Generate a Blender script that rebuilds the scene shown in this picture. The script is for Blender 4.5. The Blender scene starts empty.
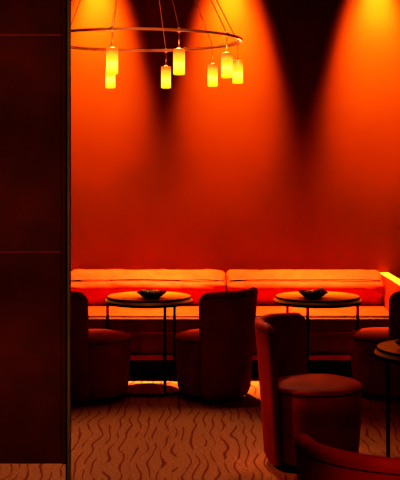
import bpy, bmesh, math, random
from mathutils import Vector, noise
random.seed(7)
C = bpy.context.scene.collection
PI = math.pi
F, YH, H = 1125.0, 160.0, 1.75          # focal length in px, horizon row, eye height
def wx(px, D): return (px - 200.0) / F * D

# ------------------------------------------------------------------ materials
def mat(name, col, rough=.5, metal=0.0, noise_amt=0.0, nscale=20, bump=0.0, bscale=200, spec=.5, stretch=None):
    m = bpy.data.materials.new(name); m.use_nodes = True
    nt = m.node_tree; b = nt.nodes['Principled BSDF']
    b.inputs['Base Color'].default_value = (*col, 1)
    b.inputs['Roughness'].default_value = rough
    b.inputs['Metallic'].default_value = metal
    b.inputs['Specular IOR Level'].default_value = spec
    tc = nt.nodes.new('ShaderNodeTexCoord'); mp = nt.nodes.new('ShaderNodeMapping')
    nt.links.new(tc.outputs['Object'], mp.inputs['Vector'])
    if stretch: mp.inputs['Scale'].default_value = stretch
    if noise_amt:
        n = nt.nodes.new('ShaderNodeTexNoise'); n.inputs['Scale'].default_value = nscale
        n.inputs['Detail'].default_value = 5
        nt.links.new(mp.outputs[0], n.inputs['Vector'])
        r = nt.nodes.new('ShaderNodeValToRGB')
        r.color_ramp.elements[0].position = .3; r.color_ramp.elements[1].position = .7
        r.color_ramp.elements[0].color = (*[c * (1 - noise_amt) for c in col], 1)
        r.color_ramp.elements[1].color = (*[min(1, c * (1 + noise_amt)) for c in col], 1)
        nt.links.new(n.outputs['Fac'], r.inputs[0]); nt.links.new(r.outputs[0], b.inputs['Base Color'])
    if bump:
        n = nt.nodes.new('ShaderNodeTexNoise'); n.inputs['Scale'].default_value = bscale
        nt.links.new(mp.outputs[0], n.inputs['Vector'])
        bp = nt.nodes.new('ShaderNodeBump'); bp.inputs['Strength'].default_value = bump
        bp.inputs['Distance'].default_value = .01
        nt.links.new(n.outputs['Fac'], bp.inputs['Height']); nt.links.new(bp.outputs[0], b.inputs['Normal'])
    return m

M = {}
M['wall'] = mat('red_plaster', (.215, .041, .002), .75, noise_amt=.08, nscale=1.6, spec=.1)
M['side'] = mat('dark_red_plaster', (.30, .03, .006), .8, noise_amt=.1, nscale=2, spec=.1)
M['ceil'] = mat('ceiling_paint', (.12, .02, .008), .9, noise_amt=.05, nscale=2)
M['panel'] = mat('worn_brown_leather_panel', (.12, .017, .007), .6, noise_amt=.25, nscale=5, bump=.15, bscale=30, spec=.3)
M['brass'] = mat('aged_olive_brass', (.19, .19, .045), .55, .2, noise_amt=.2, nscale=8)
M['leather'] = mat('dark_red_leather', (.34, .032, .013), .6, noise_amt=.2, nscale=7, bump=.15, bscale=90, spec=.25)
M['leather_dk'] = mat('dark_piping', (.05, .008, .005), .6, noise_amt=.1)
M['black'] = mat('black_metal', (.012, .008, .007), .4, .3, noise_amt=.1)
M['plinth'] = mat('black_plinth', (.010, .006, .005), .7, noise_amt=.1)
M['sofa'] = mat('orange_sofa_fabric', (.46, .043, .004), .7, noise_amt=.15, nscale=9, bump=.3, bscale=25, spec=.2)
M['sofa_base'] = mat('sofa_base_leather', (.15, .016, .008), .6, noise_amt=.2, nscale=10, stretch=(6, 1, .6))
M['arm'] = mat('honey_wood', (.88, .42, .07), .5, noise_amt=.12, nscale=4, stretch=(8, 1, 8))
M['tabletop'] = mat('varnished_oak_top', (.46, .17, .022), .32, noise_amt=.22, nscale=6, stretch=(1, 6, 1), spec=.6)
M['gold'] = mat('brass_band', (.55, .36, .09), .4, .5, noise_amt=.1)
M['bowl'] = mat('dark_carved_wood', (.020, .011, .007), .35, noise_amt=.4, nscale=30, bump=.4, bscale=60)
M['nut'] = mat('brown_nut_shell', (.30, .13, .05), .5, noise_amt=.3, nscale=50)
M['pale'] = mat('pale_shell', (.85, .62, .40), .5, noise_amt=.1, nscale=50)
M['lime'] = mat('yellow_green_fruit', (.55, .40, .04), .4, noise_amt=.15, nscale=50)
M['copper'] = mat('polished_copper', (.95, .45, .28), .4, .3, noise_amt=.1, nscale=10)
M['wire'] = mat('copper_wire', (.75, .30, .14), .4, .4, noise_amt=.05)
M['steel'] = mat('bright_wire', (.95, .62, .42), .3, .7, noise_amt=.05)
M['joint'] = mat('panel_seam', (.26, .060, .022), .6, noise_amt=.3, nscale=9)

# glowing frosted glass (a lit lamp shade: warmer towards the cap)
def glow_mat():
    m = bpy.data.materials.new('frosted_amber_glass'); m.use_nodes = True
    nt = m.node_tree; b = nt.nodes['Principled BSDF']
    b.inputs['Base Color'].default_value = (.8, .5, .12, 1); b.inputs['Roughness'].default_value = .4
    tc = nt.nodes.new('ShaderNodeTexCoord'); sx = nt.nodes.new('ShaderNodeSeparateXYZ')
    nt.links.new(tc.outputs['Generated'], sx.inputs[0])
    n = nt.nodes.new('ShaderNodeTexNoise'); n.inputs['Scale'].default_value = 4
    nt.links.new(tc.outputs['Generated'], n.inputs['Vector'])
    ad = nt.nodes.new('ShaderNodeMath'); ad.operation = 'MULTIPLY_ADD'
    ad.inputs[1].default_value = .14; nt.links.new(n.outputs['Fac'], ad.inputs[0]); nt.links.new(sx.outputs['Z'], ad.inputs[2])
    r = nt.nodes.new('ShaderNodeValToRGB'); e = r.color_ramp
    e.elements[0].position = .0; e.elements[0].color = (1.0, .66, .035, 1)
    e.elements[1].position = 1.0; e.elements[1].color = (.95, .22, .03, 1)
    for p, c in ((.14, (1, .92, .03)), (.30, (1, .98, .12)), (.48, (1, 1, .22)), (.62, (1, .86, .04)), (.82, (1, .52, .06))):
        x = e.elements.new(p); x.color = (*c, 1)
    nt.links.new(ad.outputs[0], r.inputs[0]); nt.links.new(r.outputs[0], b.inputs['Emission Color'])
    b.inputs['Emission Strength'].default_value = 1.0
    b.inputs['Base Color'].default_value = (.3, .15, .03, 1)
    return m
M['glow'] = glow_mat()

def carpet_mat():
    m = bpy.data.materials.new('patterned_carpet'); m.use_nodes = True
    nt = m.node_tree; L = nt.links; N = nt.nodes; b = N['Principled BSDF']
    b.inputs['Roughness'].default_value = .95; b.inputs['Specular IOR Level'].default_value = .05
    tc = N.new('ShaderNodeTexCoord')
    def math_(op, a, bb=None, c=None):
        n = N.new('ShaderNodeMath'); n.operation = op
        for i, v in enumerate((a, bb, c)):
            if v is None: continue
            if isinstance(v, (int, float)): n.inputs[i].default_value = v
            else: L.new(v, n.inputs[i])
        return n.outputs[0]
    def noise_(scale, stretch, detail=1.0):
        mp = N.new('ShaderNodeMapping'); mp.inputs['Scale'].default_value = stretch
        L.new(tc.outputs['Object'], mp.inputs['Vector'])
        n = N.new('ShaderNodeTexNoise'); n.inputs['Scale'].default_value = scale; n.inputs['Detail'].default_value = detail
        L.new(mp.outputs[0], n.inputs['Vector']); return n.outputs['Fac']
    sx = N.new('ShaderNodeSeparateXYZ'); L.new(tc.outputs['Object'], sx.inputs[0])
    w1 = noise_(1.0, (6.0, 3.0, 1), .3)
    u = math_('ADD', sx.outputs['X'], math_('MULTIPLY', math_('SUBTRACT', w1, .5), .13))
    fr = math_('FRACT', math_('MULTIPLY', u, 1 / .062))
    d = math_('ABSOLUTE', math_('SUBTRACT', fr, .5))
    brk = noise_(1.0, (14, 4.5, 1), 0)
    width = math_('MULTIPLY_ADD', math_('SUBTRACT', brk, .40), .55, .03)
    width = math_('MINIMUM', width, .08)
    mr = N.new('ShaderNodeMapRange'); mr.interpolation_type = 'SMOOTHSTEP'
    L.new(math_('SUBTRACT', d, width), mr.inputs['Value'])
    mr.inputs['From Min'].default_value = -.03; mr.inputs['From Max'].default_value = .04
    mx = N.new('ShaderNodeMix'); mx.data_type = 'RGBA'
    L.new(mr.outputs[0], mx.inputs['Factor'])
    mx.inputs['A'].default_value = (.27, .062, .032, 1)
    fib = noise_(1.0, (55, 150, 1), 2)
    r = N.new('ShaderNodeValToRGB'); L.new(fib, r.inputs[0])
    r.color_ramp.elements[0].position = .35; r.color_ramp.elements[0].color = (.34, .115, .055, 1)
    r.color_ramp.elements[1].position = .65; r.color_ramp.elements[1].color = (.60, .225, .115, 1)
    L.new(r.outputs[0], mx.inputs['B']); L.new(mx.outputs['Result'], b.inputs['Base Color'])
    bp = N.new('ShaderNodeBump'); bp.inputs['Strength'].default_value = .4; bp.inputs['Distance'].default_value = .004
    L.new(fib, bp.inputs['Height']); L.new(bp.outputs[0], b.inputs['Normal'])
    return m
M['carpet'] = carpet_mat()

# ------------------------------------------------------------------ mesh helpers
def link(name, bm, m, parent=None, loc=None, smooth=True, bevel=0, subsurf=0, autosharp=None):
    me = bpy.data.meshes.new(name)
    bmesh.ops.recalc_face_normals(bm, faces=bm.faces[:])
    bm.to_mesh(me); bm.free(); me.materials.append(m)
    if smooth:
        for p in me.polygons: p.use_smooth = True
    if autosharp is not None: me.set_sharp_from_angle(angle=math.radians(autosharp))
    o = bpy.data.objects.new(name, me); C.objects.link(o)
    if parent: o.parent = parent
    if loc: o.location = loc
    if bevel:
        b = o.modifiers.new('b', 'BEVEL'); b.width = bevel; b.segments = 3; b.limit_method = 'ANGLE'
    if subsurf:
        s = o.modifiers.new('s', 'SUBSURF'); s.levels = s.render_levels = subsurf
    return o
def box(bm, x0, x1, y0, y1, z0, z1):
    v = [bm.verts.new((x, y, z)) for z in (z0, z1) for x, y in ((x0, y0), (x1, y0), (x1, y1), (x0, y1))]
    for f in ((0, 1, 2, 3), (4, 5, 6, 7), (0, 1, 5, 4), (1, 2, 6, 5), (2, 3, 7, 6), (3, 0, 4, 7)): bm.faces.new([v[i] for i in f])
def BX(*a):
    bm = bmesh.new(); box(bm, *a); return bm
def lathe(prof, n=64, cx=0, cy=0, rf=None):
    """prof: (r, z) points; r==0 closes to a pole."""
    bm = bmesh.new(); rings = []
    for r, z in prof:
        if r <= 1e-6: rings.append([bm.verts.new((cx, cy, z))]); continue
        rr = []
        for i in range(n):
            a = 2 * PI * i / n; q = r * (rf(a, z) if rf else 1)
            rr.append(bm.verts.new((cx + q * math.cos(a), cy + q * math.sin(a), z)))
        rings.append(rr)
    for A, B in zip(rings, rings[1:]):
        for i in range(n):
            j = (i + 1) % n
            if len(A) == 1 and len(B) == 1: continue
            if len(A) == 1: bm.faces.new((A[0], B[i], B[j]))
            elif len(B) == 1: bm.faces.new((A[i], A[j], B[0]))
            else: bm.faces.new((A[i], A[j], B[j], B[i]))
    return bm
def tube(bm, pts, r, n=10, closed=False):
    pts = [Vector(p) for p in pts]; rings = []
    for i, p in enumerate(pts):
        a = pts[i - 1] if (i or closed) else p; b = pts[(i + 1) % len(pts)] if (i < len(pts) - 1 or closed) else p
        t = (b - a).normalized(); ref = Vector((0, 0, 1)) if abs(t.z) < .9 else Vector((1, 0, 0))
        u = t.cross(ref).normalized(); v = t.cross(u).normalized()
        rings.append([bm.verts.new(p + r * (math.cos(2 * PI * k / n) * u + math.sin(2 * PI * k / n) * v)) for k in range(n)])
    R = list(zip(rings, rings[1:])) + ([(rings[-1], rings[0])] if closed else [])
    for A, B in R:
        for k in range(n): bm.faces.new((A[k], A[(k + 1) % n], B[(k + 1) % n], B[k]))
    if not closed: bm.faces.new(rings[0]); bm.faces.new(rings[-1])
def TB(pts, r, n=10, closed=False):
    bm = bmesh.new(); tube(bm, pts, r, n, closed); return bm
def circ(r, z, n=72, a0=0, a1=2 * PI):
    return [(r * math.cos(a0 + (a1 - a0) * i / n), r * math.sin(a0 + (a1 - a0) * i / n), z) for i in range(n)]
def empty(name, loc, label, cat, group=None, rz=0, sc=None):
    o = bpy.data.objects.new(name, None); C.objects.link(o); o.location = loc; o.rotation_euler = (0, 0, rz)
    o.empty_display_size = .1; o['label'] = label; o['category'] = cat
    if group: o['group'] = group
    if sc: o.scale = sc
    return o
def dup(root, loc, rz, label, sc=None, group=None):
    r = root.copy(); C.objects.link(r); r.location = loc; r.rotation_euler = (0, 0, rz); r['label'] = label
    if sc: r.scale = sc
    if group: r['group'] = group
    for ch in list(root.children):
        c = ch.copy(); C.objects.link(c); c.parent = r
        for g in list(ch.children):
            d = g.copy(); C.objects.link(d); d.parent = c
    return r
def struct(o): o['kind'] = 'structure'; return o

# ------------------------------------------------------------------ the room
YB = 9.85; ZC = 4.5; XW = 3.6
struct(link('floor', BX(-XW, XW, -1.5, YB, -.1, 0), M['carpet'], smooth=False))
struct(link('wall_back', BX(-XW - .1, XW + .1, YB, YB + .15, -.1, ZC + .1), M['wall'], smooth=False))
struct(link('wall_left', BX(-XW - .15, -XW, -1.5, YB, -.1, ZC + .1), M['side'], smooth=False))
struct(link('wall_right', BX(XW, XW + .15, -1.5, YB, -.1, ZC + .1), M['side'], smooth=False))
struct(link('wall_front', BX(-XW - .1, XW + .1, -1.65, -1.5, -.1, ZC + .1), M['side'], smooth=False))
struct(link('ceiling', BX(-XW, XW, -1.5, YB, ZC, ZC + .1), M['ceil'], smooth=False))

# the tall leather-clad partition screen on the left, held in a metal frame a little above the floor
DP = 6.1
PX1 = wx(66.5, DP); PZ0 = H - (464 - YH) * DP / F
PX0 = PX1 - 1.5
scr = empty('partition_screen', (PX1, DP, 0), 'tall dark brown leather partition screen with faint seams at left of the seating area', 'screen')
def rel(bm, dx, dy, dz=0):
    bmesh.ops.translate(bm, verts=bm.verts[:], vec=(-dx, -dy, -dz)); return bm
z_s1 = H - (252 - YH) * DP / F; z_s2 = H + (YH - 35) * DP / F
levels = [PZ0, z_s1, z_s2, z_s2 + 1.18, ZC]
for za, zb in zip(levels, levels[1:]):
    if zb - za < .05: continue
    bm = BX(PX0, PX1 - .028, DP, DP + .04, za + .0015, zb - .0015)
    link('leather_panel', rel(bm, PX1, DP), M['panel'], scr, bevel=.003, smooth=False)
link('edge_panel', rel(BX(PX1 - .0275, PX1 - .002, DP - .001, DP + .041, PZ0, ZC), PX1, DP), M['panel'], scr, smooth=False, bevel=.003)
for zz in levels[1:-1]:
    link('seam_strip', rel(BX(PX0, PX1 - .028, DP - .0008, DP + .036, zz - .0045, zz + .0045), PX1, DP), M['joint'], scr, smooth=False)
# worn scratches on the leather (photo: fine diagonal streaks)
def pp(px, py): return (wx(px, DP), DP - .0002, H - (py - YH) * DP / F)
for pts in (((38, 40), (35, 52), (29, 61), (22, 70)), ((8, 255), (13, 276), (20, 296)), ((30, 288), (44, 280), (60, 270)),
            ((4, 120), (11, 128), (20, 131)), ((42, 150), (50, 172))):
    link('scratch', rel(TB([pp(*q) for q in pts], .0010, 6), PX1, DP), M['joint'], scr)
link('frame_post', rel(BX(PX1 - .002, PX1 + .006, DP - .02, DP + .03, 0, ZC), PX1, DP), M['plinth'], scr, smooth=False)
link('brass_edge', rel(BX(PX1 + .006, PX1 + .022, DP - .024, DP + .025, 0, ZC), PX1, DP), M['brass'], scr, smooth=False, bevel=.002)
link('frame_post', rel(BX(PX0 - .03, PX0, DP - .02, DP + .03, 0, ZC), PX1, DP), M['plinth'], scr, smooth=False)

# ------------------------------------------------------------------ the banquette
SX0, SX1 = -1.14, 1.567; SJ = .223
YF = 9.0; ZS = .486
sofa = empty('banquette_sofa', (0, YF, 0), 'long low orange upholstered banquette running along the foot of the red wall', 'sofa')
def soft_box(name, x0, x1, prof, m, seed=0, amp=.006, endr=.05, nx=90, bow=0.0):
    """profile (y,z) loop swept along x, shrunk to its centre at the ends, gently wrinkled"""
    pts = []
    n = len(prof)
    for i in range(n):      # Catmull-Rom through the profile
        p0, p1, p2, p3 = [Vector(prof[(i + k) % n]) for k in (-1, 0, 1, 2)]
        for s in range(6):
            t = s / 6
            pts.append(.5 * ((2 * p1) + (-p0 + p2) * t + (2 * p0 - 5 * p1 + 4 * p2 - p3) * t * t + (-p0 + 3 * p1 - 3 * p2 + p3) * t ** 3))
    c = sum(pts, Vector((0, 0))) / len(pts)
    bm = bmesh.new(); rings = []
    for i in range(nx + 1):
        t = i / nx; t = .5 - .5 * math.cos(PI * t) if True else t
        x = x0 + (x1 - x0) * t; e = min(x - x0, x1 - x); k = 1.0
        if e < endr: k = .80 + .20 * math.sqrt(max(0, 1 - (1 - e / endr) ** 2))
        ring = []
        for p in pts:
            q = c + (p - c) * k
            v = Vector((x, q.x, q.y))
            nn = noise.noise(Vector((x * 3.1 + seed, q.x * 9, q.y * 9))) * amp + noise.noise(Vector((x * 11 + seed, q.x * 18, q.y * 14 + x * 5))) * amp * .55
            # pinch folds running in from the ends
            near = max(0, 1 - e / .22); nn += near * amp * .9 * math.sin((q.y * 90) + x * 14)
            d = (p - c).normalized(); v.y += d.x * nn; v.z += d.y * nn
            v.z += bow * math.sin(PI * t)
            ring.append(bm.verts.new(v))
        rings.append(ring)
    for A, B in zip(rings, rings[1:]):
        for j in range(len(A)): bm.faces.new((A[j], A[(j + 1) % len(A)], B[(j + 1) % len(A)], B[j]))
    bm.faces.new(rings[0]); bm.faces.new(rings[-1])
    return link(name, rel(bm, 0, YF), m, sofa, autosharp=70)
backprof = [(9.60, .475), (9.575, .545), (9.545, .61), (9.528, .660), (9.552, .70), (9.60, .727), (9.66, .758), (9.74, .790), (9.79, .793), (9.82, .74), (9.83, .60), (9.80, .47), (9.70, .47)]
soft_box('back_cushion', SX0 + .005, SJ - .004, backprof, M['sofa'], 3.3, .009)
soft_box('back_cushion', SJ + .004, SX1 - .004, backprof, M['sofa'], 9.1, .006)
for x0, x1, sd in ((SX0 + .03, SJ - .02, 1), (SJ + .03, SX1 - .03, 5)):
    pts = []
    for i in range(60):
        x = x0 + (x1 - x0) * i / 59; e = min(i, 59 - i) / 59
        pts.append((x, 9.585 + .004 * noise.noise(Vector((x * 4, sd, 0))), .727 + .006 * noise.noise(Vector((x * 3, sd, 3))) + .010 * min(1, e * 8) - .006))
    link('cushion_piping', rel(TB(pts, .0045, 8), 0, YF), M['leather_dk'], sofa)
seatprof = [(YF + .02, .362), (YF, .385), (YF, .455), (YF + .022, .497), (YF + .08, .508), (YF + .35, .510), (YF + .66, .505), (YF + .70, .44), (YF + .70, .37), (YF + .35, .358)]
soft_box('seat_cushion', SX0 + .004, SX1 - .004, seatprof, M['sofa'], 5.5, .002, endr=.02)
link('seat_front', rel(BX(SX0, SX1, YF - .006, YF + .03, .345, .484), 0, YF), M['sofa_base'], sofa, bevel=.012, smooth=False)
link('seat_piping', rel(TB([(SX0 + .02, YF + .010, .499), (0, YF + .010, .499), (SX1 - .02, YF + .010, .499)], .005, 8), 0, YF), M['leather_dk'], sofa)
link('sofa_base', rel(BX(SX0, SX1, YF + .012, YB - .03, .192, .36), 0, YF), M['sofa_base'], sofa, bevel=.006, smooth=False)
link('base_ledge', rel(BX(SX0, SX1, YF - .012, YB - .05, .150, .192), 0, YF), M['leather'], sofa, bevel=.004, smooth=False)
link('toe_kick', rel(BX(SX0 + .02, SX1 - .02, YF + .08, YB - .06, 0, .15), 0, YF), M['plinth'], sofa, smooth=False)
link('back_frame', rel(BX(SX0, SX1, 9.70, YB - .004, .36, .70), 0, YF), M['sofa_base'], sofa, smooth=False)
for xa in (SX1, SX0 - .085):
    link('armrest', rel(BX(xa, xa + .085, 8.80, YB - .004, .0, .766), 0, YF), M['arm'], sofa, bevel=.004, smooth=False)

# ------------------------------------------------------------------ tub chairs
def back_shell(w, ztop=.813, zbot=.030):
    bm = bmesh.new(); na = 56; rings = []
    def ro(z): t = max(0, (z - zbot) / (ztop - zbot)); return .298 + .056 * t ** 1.2 - .02 * max(0, (.09 - z) / .06) ** 2 * (z < .09)
    def ri(z): t = max(0, (z - zbot) / (ztop - zbot)); return .257 + .038 * t ** 1.2
    rc = .075
    for i in range(na + 1):
        t = i / na; t = .5 - .5 * math.cos(PI * t); a = -w + 2 * w * t
        e = (w - abs(a)) * .33              # arc distance to the nearer end
        zt = ztop - (rc * (1 - math.sqrt(max(0, 1 - (1 - e / rc) ** 2))) if e < rc else 0)
        zt += .008 * math.cos(a / w * PI / 2)
        th = 1.0 if e > .028 else .45 + .55 * math.sqrt(max(0, 1 - (1 - e / .028) ** 2))
        prof = []
        K = 16
        zt0 = zt - .026
        for k in range(K + 1):
            z = zbot + (zt0 - zbot) * k / K; m_ = (ro(z) + ri(z)) / 2; h = (ro(z) - ri(z)) / 2 * th
            prof.append((m_ + h, z))
        m_ = (ro(zt0) + ri(zt0)) / 2; h = (ro(zt0) - ri(zt0)) / 2 * th
        for k in range(1, 8):
            q = PI * k / 8; prof.append((m_ + h * math.cos(q) , zt0 + .026 * math.sin(q) ** .8))
        for k in range(K, -1, -1):
            z = zbot + (zt0 - zbot) * k / K; mm = (ro(z) + ri(z)) / 2; hh = (ro(z) - ri(z)) / 2 * th
            prof.append((mm - hh, z))
        rings.append([bm.verts.new((r * math.cos(a), r * math.sin(a), z)) for r, z in prof])
    n = len(rings[0])
    for A, B in zip(rings, rings[1:]):
        for j in range(n): bm.faces.new((A[j], A[(j + 1) % n], B[(j + 1) % n], B[j]))
    bm.faces.new(rings[0]); bm.faces.new(rings[-1])
    # the seam line: just below the rolled top on the outside, then down the ends
    seam = []
    for i in range(61):
        a = (-w + .10) + (2 * w - .20) * i / 60; e = (w - abs(a)) * .33
        zt = ztop - (rc * (1 - math.sqrt(max(0, 1 - (1 - e / rc) ** 2))) if e < rc else 0) - .040
        seam.append(((ro(zt) + .0005) * math.cos(a), (ro(zt) + .0005) * math.sin(a), zt + .008 * math.cos(a / w * PI / 2)))
    return bm, seam
W = math.radians(61)
# chair axes: the back stands towards local +x, the sitter faces local -x
chair = empty('tub_chair', (0, 0, 0), '', 'chair', 'red leather tub chairs')
link('seat_base', lathe([(0, .028), (.19, .028), (.226, .038), (.242, .075), (.252, .20), (.262, .36), (.264, .425), (.258, .436), (0, .436)], 72), M['leather'], chair, autosharp=50)
link('seat_cushion', lathe([(0, .425), (.255, .43), (.267, .437), (.268, .447), (.255, .462), (.21, .475), (.13, .484), (.05, .487), (0, .487)], 72), M['leather'], chair, autosharp=60)
link('seat_piping', TB(circ(.2665, .434), .0035, 8, True), M['leather_dk'], chair)
bs, seam = back_shell(W)
bk = link('backrest', bs, M['leather'], chair, autosharp=60)
link('back_piping', TB(seam, .003, 6), M['leather_dk'], bk)
link('plinth', lathe([(0, 0), (.16, 0), (.168, .004), (.168, .035), (0, .035)], 48), M['plinth'], chair, autosharp=40)

def put(px, D): return (wx(px, D), D, 0)
chair.location = put(210.4, 8.36); chair.rotation_euler = (0, 0, math.radians(-44)); chair.scale = (1, 1, .985)
chair['label'] = 'dark red leather tub chair turned away, between the two oak tables'
dup(chair, put(95.2, 8.29), math.radians(-155), 'dark red leather tub chair partly hidden behind the tall partition screen', (1, 1, 1.0))
dup(chair, put(316, 6.47), math.radians(155), 'dark red leather tub chair, seat and inner back visible, in front of the fuller oak table', (1, 1, 1.02))
dup(chair, put(385.5, 8.42), math.radians(-34), 'dark red leather tub chair cut by the right edge, behind the nearest black table', (1, 1, .985))
dup(chair, (.665, 3.72, 0), math.radians(227), 'nearest red tub chair, only its curved back top showing at bottom right', (1, 1, 1.035))
chairs = [o for o in C.objects if o.name.startswith('tub_chair')]
chairs[2]['label'] = 'dark red leather tub chair in the right foreground with its round seat in full view'

# ------------------------------------------------------------------ tables
RT = .335
tb = empty('round_table', put(149, 8.64), 'round oak-topped table with black rim nearest the partition screen', 'table', 'round tables with black legs')
link('tabletop', lathe([(0, .712), (RT - .016, .712), (RT - .014, .7255), (0, .7255)], 96), M['tabletop'], tb, autosharp=30)
link('rim', lathe([(RT - .0155, .7122), (RT - .010, .7122), (RT - .010, .7262), (RT - .0145, .7262), (RT - .0155, .7122)], 96), M['black'], tb, autosharp=30)
link('brass_band', lathe([(0, .692), (RT + .003, .692), (RT + .003, .694), (RT - .010, .712), (0, .712)], 96), M['gold'], tb, autosharp=30)
link('lower_rim', lathe([(RT - .05, .672), (RT + .001, .672), (RT + .004, .676), (RT + .004, .690), (RT + .001, .6918), (RT - .05, .6918), (RT - .05, .672)], 96), M['black'], tb, autosharp=30)
for k in range(3):
    a = math.radians(120 * k); x, y = (RT - .012) * math.cos(a), (RT - .012) * math.sin(a)
    link('leg', TB([(x, y, 0), (x, y, .34), (x, y, .675)], .0105, 12), M['black'], tb, autosharp=50)
link('foot_ring', TB(circ(RT - .012, .011), .0085, 8, True), M['black'], tb)
tb.scale = (1, 1, .974)
tb.rotation_euler = (0, 0, math.radians(-66))
dup(tb, put(317.5, 8.64), math.radians(11), 'round oak-topped table with black rim in front of the arm end of the banquette')
T3 = (1.31, 6.26, 0)
dup(tb, T3, math.radians(134), 'nearest round table, cut by the right edge, thin black leg and dark top')

# bowls
def rf(a, z): t = max(0, min(1, (z - .01) / .05)); return 1 + t * (.05 * math.cos(6 * a) + .03 * math.cos(3 * a + 1))
bowl = empty('shallow_bowl', (wx(151.5, 8.50), 8.50, .7073), 'dark scalloped wooden bowl on the oak table nearest the screen', 'bowl', 'dark bowls on the round tables')
bowl.scale = (1, 1, .86)
prof = [(0, 0), (.050, 0), (.058, .004), (.085, .026), (.108, .052), (.106, .056), (.098, .050), (.074, .024), (.045, .012), (0, .010)]
link('bowl_body', lathe(prof, 72, rf=rf), M['bowl'], bowl, autosharp=60)
bmr = bmesh.new(); tube(bmr, [(.1065 * rf(a, .056) * math.cos(a), .1065 * rf(a, .056) * math.sin(a), .055 + .004 * math.cos(3 * a)) for a in [2 * PI * i / 72 for i in range(72)]], .0035, 8, True)
link('rim', bmr, M['bowl'], bowl)
B2 = (wx(313, 8.50), 8.50, .7073); B3 = (wx(416, 6.15), 6.15, .7073)
dup(bowl, B2, .7, 'dark scalloped wooden bowl on the oak table by the banquette arm end')
dup(bowl, B3, 1.2, 'dark bowl on the nearest table at the right edge')

def pebble(name, loc, r, m, label, cat, group, seed, flat=.8):
    bm = bmesh.new(); bmesh.ops.create_icosphere(bm, subdivisions=3, radius=r)
    for v in bm.verts:
        n = noise.noise(v.co * (1.2 / r) + Vector((seed, 0, 0))); v.co *= 1 + .16 * n; v.co.z *= flat; v.co.x *= 1.12
    o = link(name, bm, m); o.location = loc; o['label'] = label; o['category'] = cat; o.rotation_euler = (0, 0, seed)
    if group: o['group'] = group
    return o
B1 = tuple(bowl.location)
def fill(B, where, n, skip, g, seed):
    for k in range(n):
        a = 2 * PI * k / n + seed; r = .052
        x, y = r * math.cos(a), r * math.sin(a)
        if any(math.hypot(x - s[0], y - s[1]) < .034 for s in skip): continue
        pebble('nut', (B[0] + x, B[1] + y, B[2] + .040), .017, M['nut'], f'brown nut lying in the dark bowl on {where}', 'nut', g, seed + k)
    pebble('nut', (B[0] + .002, B[1], B[2] + .040), .020, M['nut'], f'brown nut lying in the dark bowl on {where}', 'nut', g, seed + 20)
s1 = (-.062, -.012); s2 = (-.045, .035)
fill(B1, 'the oak table nearest the screen', 8, [s1, s2], 'nuts in the bowl nearest the screen', .2)
pebble('seashell', (B1[0] + s1[0], B1[1] + s1[1], B1[2] + .054), .017, M['pale'], 'small pale shell at the left rim of the bowl nearest the screen', 'shell', None, 2.2, .7)
pebble('seashell', (B1[0] - .052, B1[1] + .032, B1[2] + .050), .014, M['pale'], 'small pale shell behind the front shell in the bowl nearest the screen', 'shell', None, 3.4, .7)
s3 = (.040, -.02); s4 = (.066, .022)
fill(B2, 'the table by the banquette arm end', 8, [s3, s4], 'nuts in the bowl by the banquette arm end', .5)
pebble('lime', (B2[0] + s3[0], B2[1] + s3[1], B2[2] + .054), .020, M['lime'], 'small yellow-green fruit heaped in the bowl near the banquette arm end', 'fruit', None, 5.1, .95)
pebble('lime', (B2[0] + s4[0], B2[1] + s4[1], B2[2] + .060), .016, M['lime'], 'smaller yellow-green fruit at the right of the bowl near the banquette arm', 'fruit', None, 6.1, .95)
fill(B3, 'the nearest table at the right edge', 7, [], 'nuts in the bowl on the nearest table', .9)

# ------------------------------------------------------------------ the ring chandelier
DR = 7.6; RR = .697; ZR = H + (YH - 40.8) * DR / F; CX = wx(138, DR)
ZH = H + (YH + 143) * DR / F
ch = empty('ring_chandelier', (CX, DR, ZR), 'copper ring chandelier with small glowing glass cylinders hung on fine wires', 'chandelier')
link('ring', lathe([(RR - .010, -.008), (RR + .010, -.008), (RR + .010, .008), (RR - .010, .008), (RR - .010, -.008)], 120), M['copper'], ch, autosharp=30)
link('ring', TB([(q[0], q[1], q[2]) for q in circ(RR - .03, .006, 120)], .004, 8, True), M['copper'], ch)
hub = link('ceiling_hub', lathe([(0, ZH - ZR - .03), (.05, ZH - ZR - .03), (.055, ZH - ZR), (.05, ZH - ZR + .03), (.012, ZH - ZR + .045), (.012, ZC - ZR - .03), (.09, ZC - ZR - .03), (.09, ZC - ZR - .002), (0, ZC - ZR - .002)], 40), M['copper'], ch, autosharp=40)
angs = [-100, -65.5, -32, 13, 43, 76, 110, 143, 180, -133]
ZT = 2.438 - ZR
for k, d in enumerate(angs):
    a = math.radians(d); x, y = RR * math.cos(a), RR * math.sin(a)
    # hanging wire from the hub, with a little clamp on the ring
    bx_, by_ = .04 * math.cos(a), .04 * math.sin(a)
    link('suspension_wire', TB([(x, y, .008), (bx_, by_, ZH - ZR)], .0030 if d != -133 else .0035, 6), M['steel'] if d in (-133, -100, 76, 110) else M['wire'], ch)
    link('clamp', rel(lathe([(0, -.014), (.007, -.014), (.013, -.010), (.013, .010), (.007, .016), (0, .016)], 14), -x, -y), M['copper'], ch, autosharp=40)
    link('drop_wire', TB([(x, y, -.01), (x, y, ZT + .006)], .0025, 6), M['wire'], ch)
    s = link('glass_shade', lathe([(0, -.161), (.030, -.161), (.0365, -.157), (.037, -.15), (.037, -.004), (.034, 0), (.028, 0), (.028, -.003), (0, -.003)], 32), M['glow'], ch, loc=(x, y, ZT), autosharp=60)
    link('cap', lathe([(0, .008), (.010, .008), (.022, .0005), (.022, -.002), (0, -.002)], 20), M['wire'], s, autosharp=40)

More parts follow.
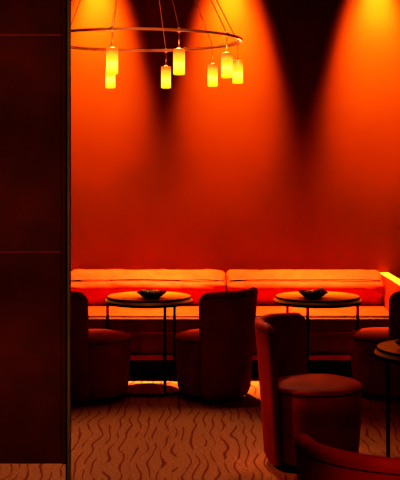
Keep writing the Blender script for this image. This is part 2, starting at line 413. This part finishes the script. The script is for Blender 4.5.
# ------------------------------------------------------------------ light
def spot(x, y, z, tx, ty, tz, power, col, size, blend, rad=.03):
    l = bpy.data.lights.new('spot', 'SPOT'); l.energy = power; l.color = col; l.spot_size = math.radians(size); l.spot_blend = blend; l.shadow_soft_size = rad
    o = bpy.data.objects.new('spot_lamp', l); C.objects.link(o); o.location = (x, y, z)
    o.rotation_euler = (Vector((tx, ty, tz)) - Vector((x, y, z))).to_track_quat('-Z', 'Y').to_euler()
    return o
WARM = (1, .60, .20)
for px, p in ((97, 1.0), (230, 1.0), (377, 1.0)):
    x = wx(px, YB)
    spot(x, YB - .18, 3.92, x, YB - .34, 0, 2200 * p, WARM, 44, .9, .02)
    spot(x, YB - .60, 4.40, x, YB, 2.60, 1750 * p, (1, .56, .18), 30, 1.0, .03)  # second lamp per scallop, added to brighten the middle of the wall
# downlights over the tables, and weaker ones over the carpet in front; other spots here are added
for x, y, p, s, c in ((-.39, 8.62, 85, 20, (1, .74, .32)), (.90, 8.62, 85, 21, (1, .72, .30)),
                   (.85, 3.2, 150, 34, (1, .35, .15))):  # third one added to redden the nearest chair
    spot(x, y, 4.4, x, y, 0, p, c, s, .9, .12)
spot(-.3, 8.35, 4.4, -.15, 6.6, 0, 430, (1, .86, .62), 40, .8, .15)
spot(-1.5, 8.1, 4.4, -1.5, 6.2, 0, 130, (1, .86, .62), 40, .8, .15)
spot(1.1, 8.3, 4.4, 1.05, 6.1, 0, 170, (1, .78, .5), 38, .9, .15)
spot(-2.3, 7.0, 2.6, .35, 6.45, .45, 420, (1, .56, .26), 16, 1, .1)  # side lamp added to light the left edge of the right foreground chair
spot(.5, 3.6, 1.7, CX, DR, 2.56, 150, (1, .55, .3), 20, .7, .1)  # fill added from the camera side to brighten the chandelier ring
spot(.45, .4, 1.35, .60, 3.45, .68, 170, (1, .24, .12), 13, 1, .05)  # low lamp added by the camera for the nearest chair's outer back
for z in (.3, 1.1, 1.9, 2.7): spot(-.9, 2.6, z, -1.1, 6.1, z, 125, (1, .50, .20), 26, .9, .15)  # stacked lamps added to lift the dark partition screen
spot(.55, 9.15, 4.2, 1.567, 9.2, .5, 190, (1, .62, .22), 13, .8, .05)  # added to light the inner face of the right armrest
l = bpy.data.lights.new('fill', 'AREA'); l.energy = 26; l.color = (1, .30, .12); l.size = 2.5
o = bpy.data.objects.new('room_fill', l); C.objects.link(o); o.location = (1.2, 1.2, 4.2); o.rotation_euler = (math.radians(40), 0, 0)
# the glow of the lit pendants
for d in (-100, -66, -33, 5, 43, 76, 110, 143, 180, -133):
    a = math.radians(d); l = bpy.data.lights.new('pendant_glow', 'POINT'); l.energy = .45; l.color = (1, .55, .18); l.shadow_soft_size = .03
    o = bpy.data.objects.new('pendant_glow', l); C.objects.link(o); o.location = (CX + RR * math.cos(a), DR + RR * math.sin(a), ZR + ZT + .035)
w = bpy.data.worlds.new('World'); bpy.context.scene.world = w; w.use_nodes = True
w.node_tree.nodes['Background'].inputs[0].default_value = (.02, .004, .002, 1)

# ------------------------------------------------------------------ camera
cam = bpy.data.cameras.new('camera'); co = bpy.data.objects.new('camera', cam); C.objects.link(co)
co.location = (0, 0, H); co.rotation_euler = (PI / 2, 0, 0)
cam.sensor_fit = 'VERTICAL'; cam.sensor_height = 24; cam.lens = F / 480 * 24
cam.shift_y = -(240 - YH) / 480
cam.clip_end = 50
bpy.context.scene.camera = co
vs = bpy.context.scene.view_settings
vs.view_transform = 'Standard'; vs.look = 'None'; vs.exposure = 0; vs.gamma = 1

vs.use_curve_mapping = True
cv = vs.curve_mapping.curves[3]
for p in ((.03, .006), (.14, .078), (.30, .23), (.60, .68)): cv.points.new(*p)
vs.curve_mapping.update()
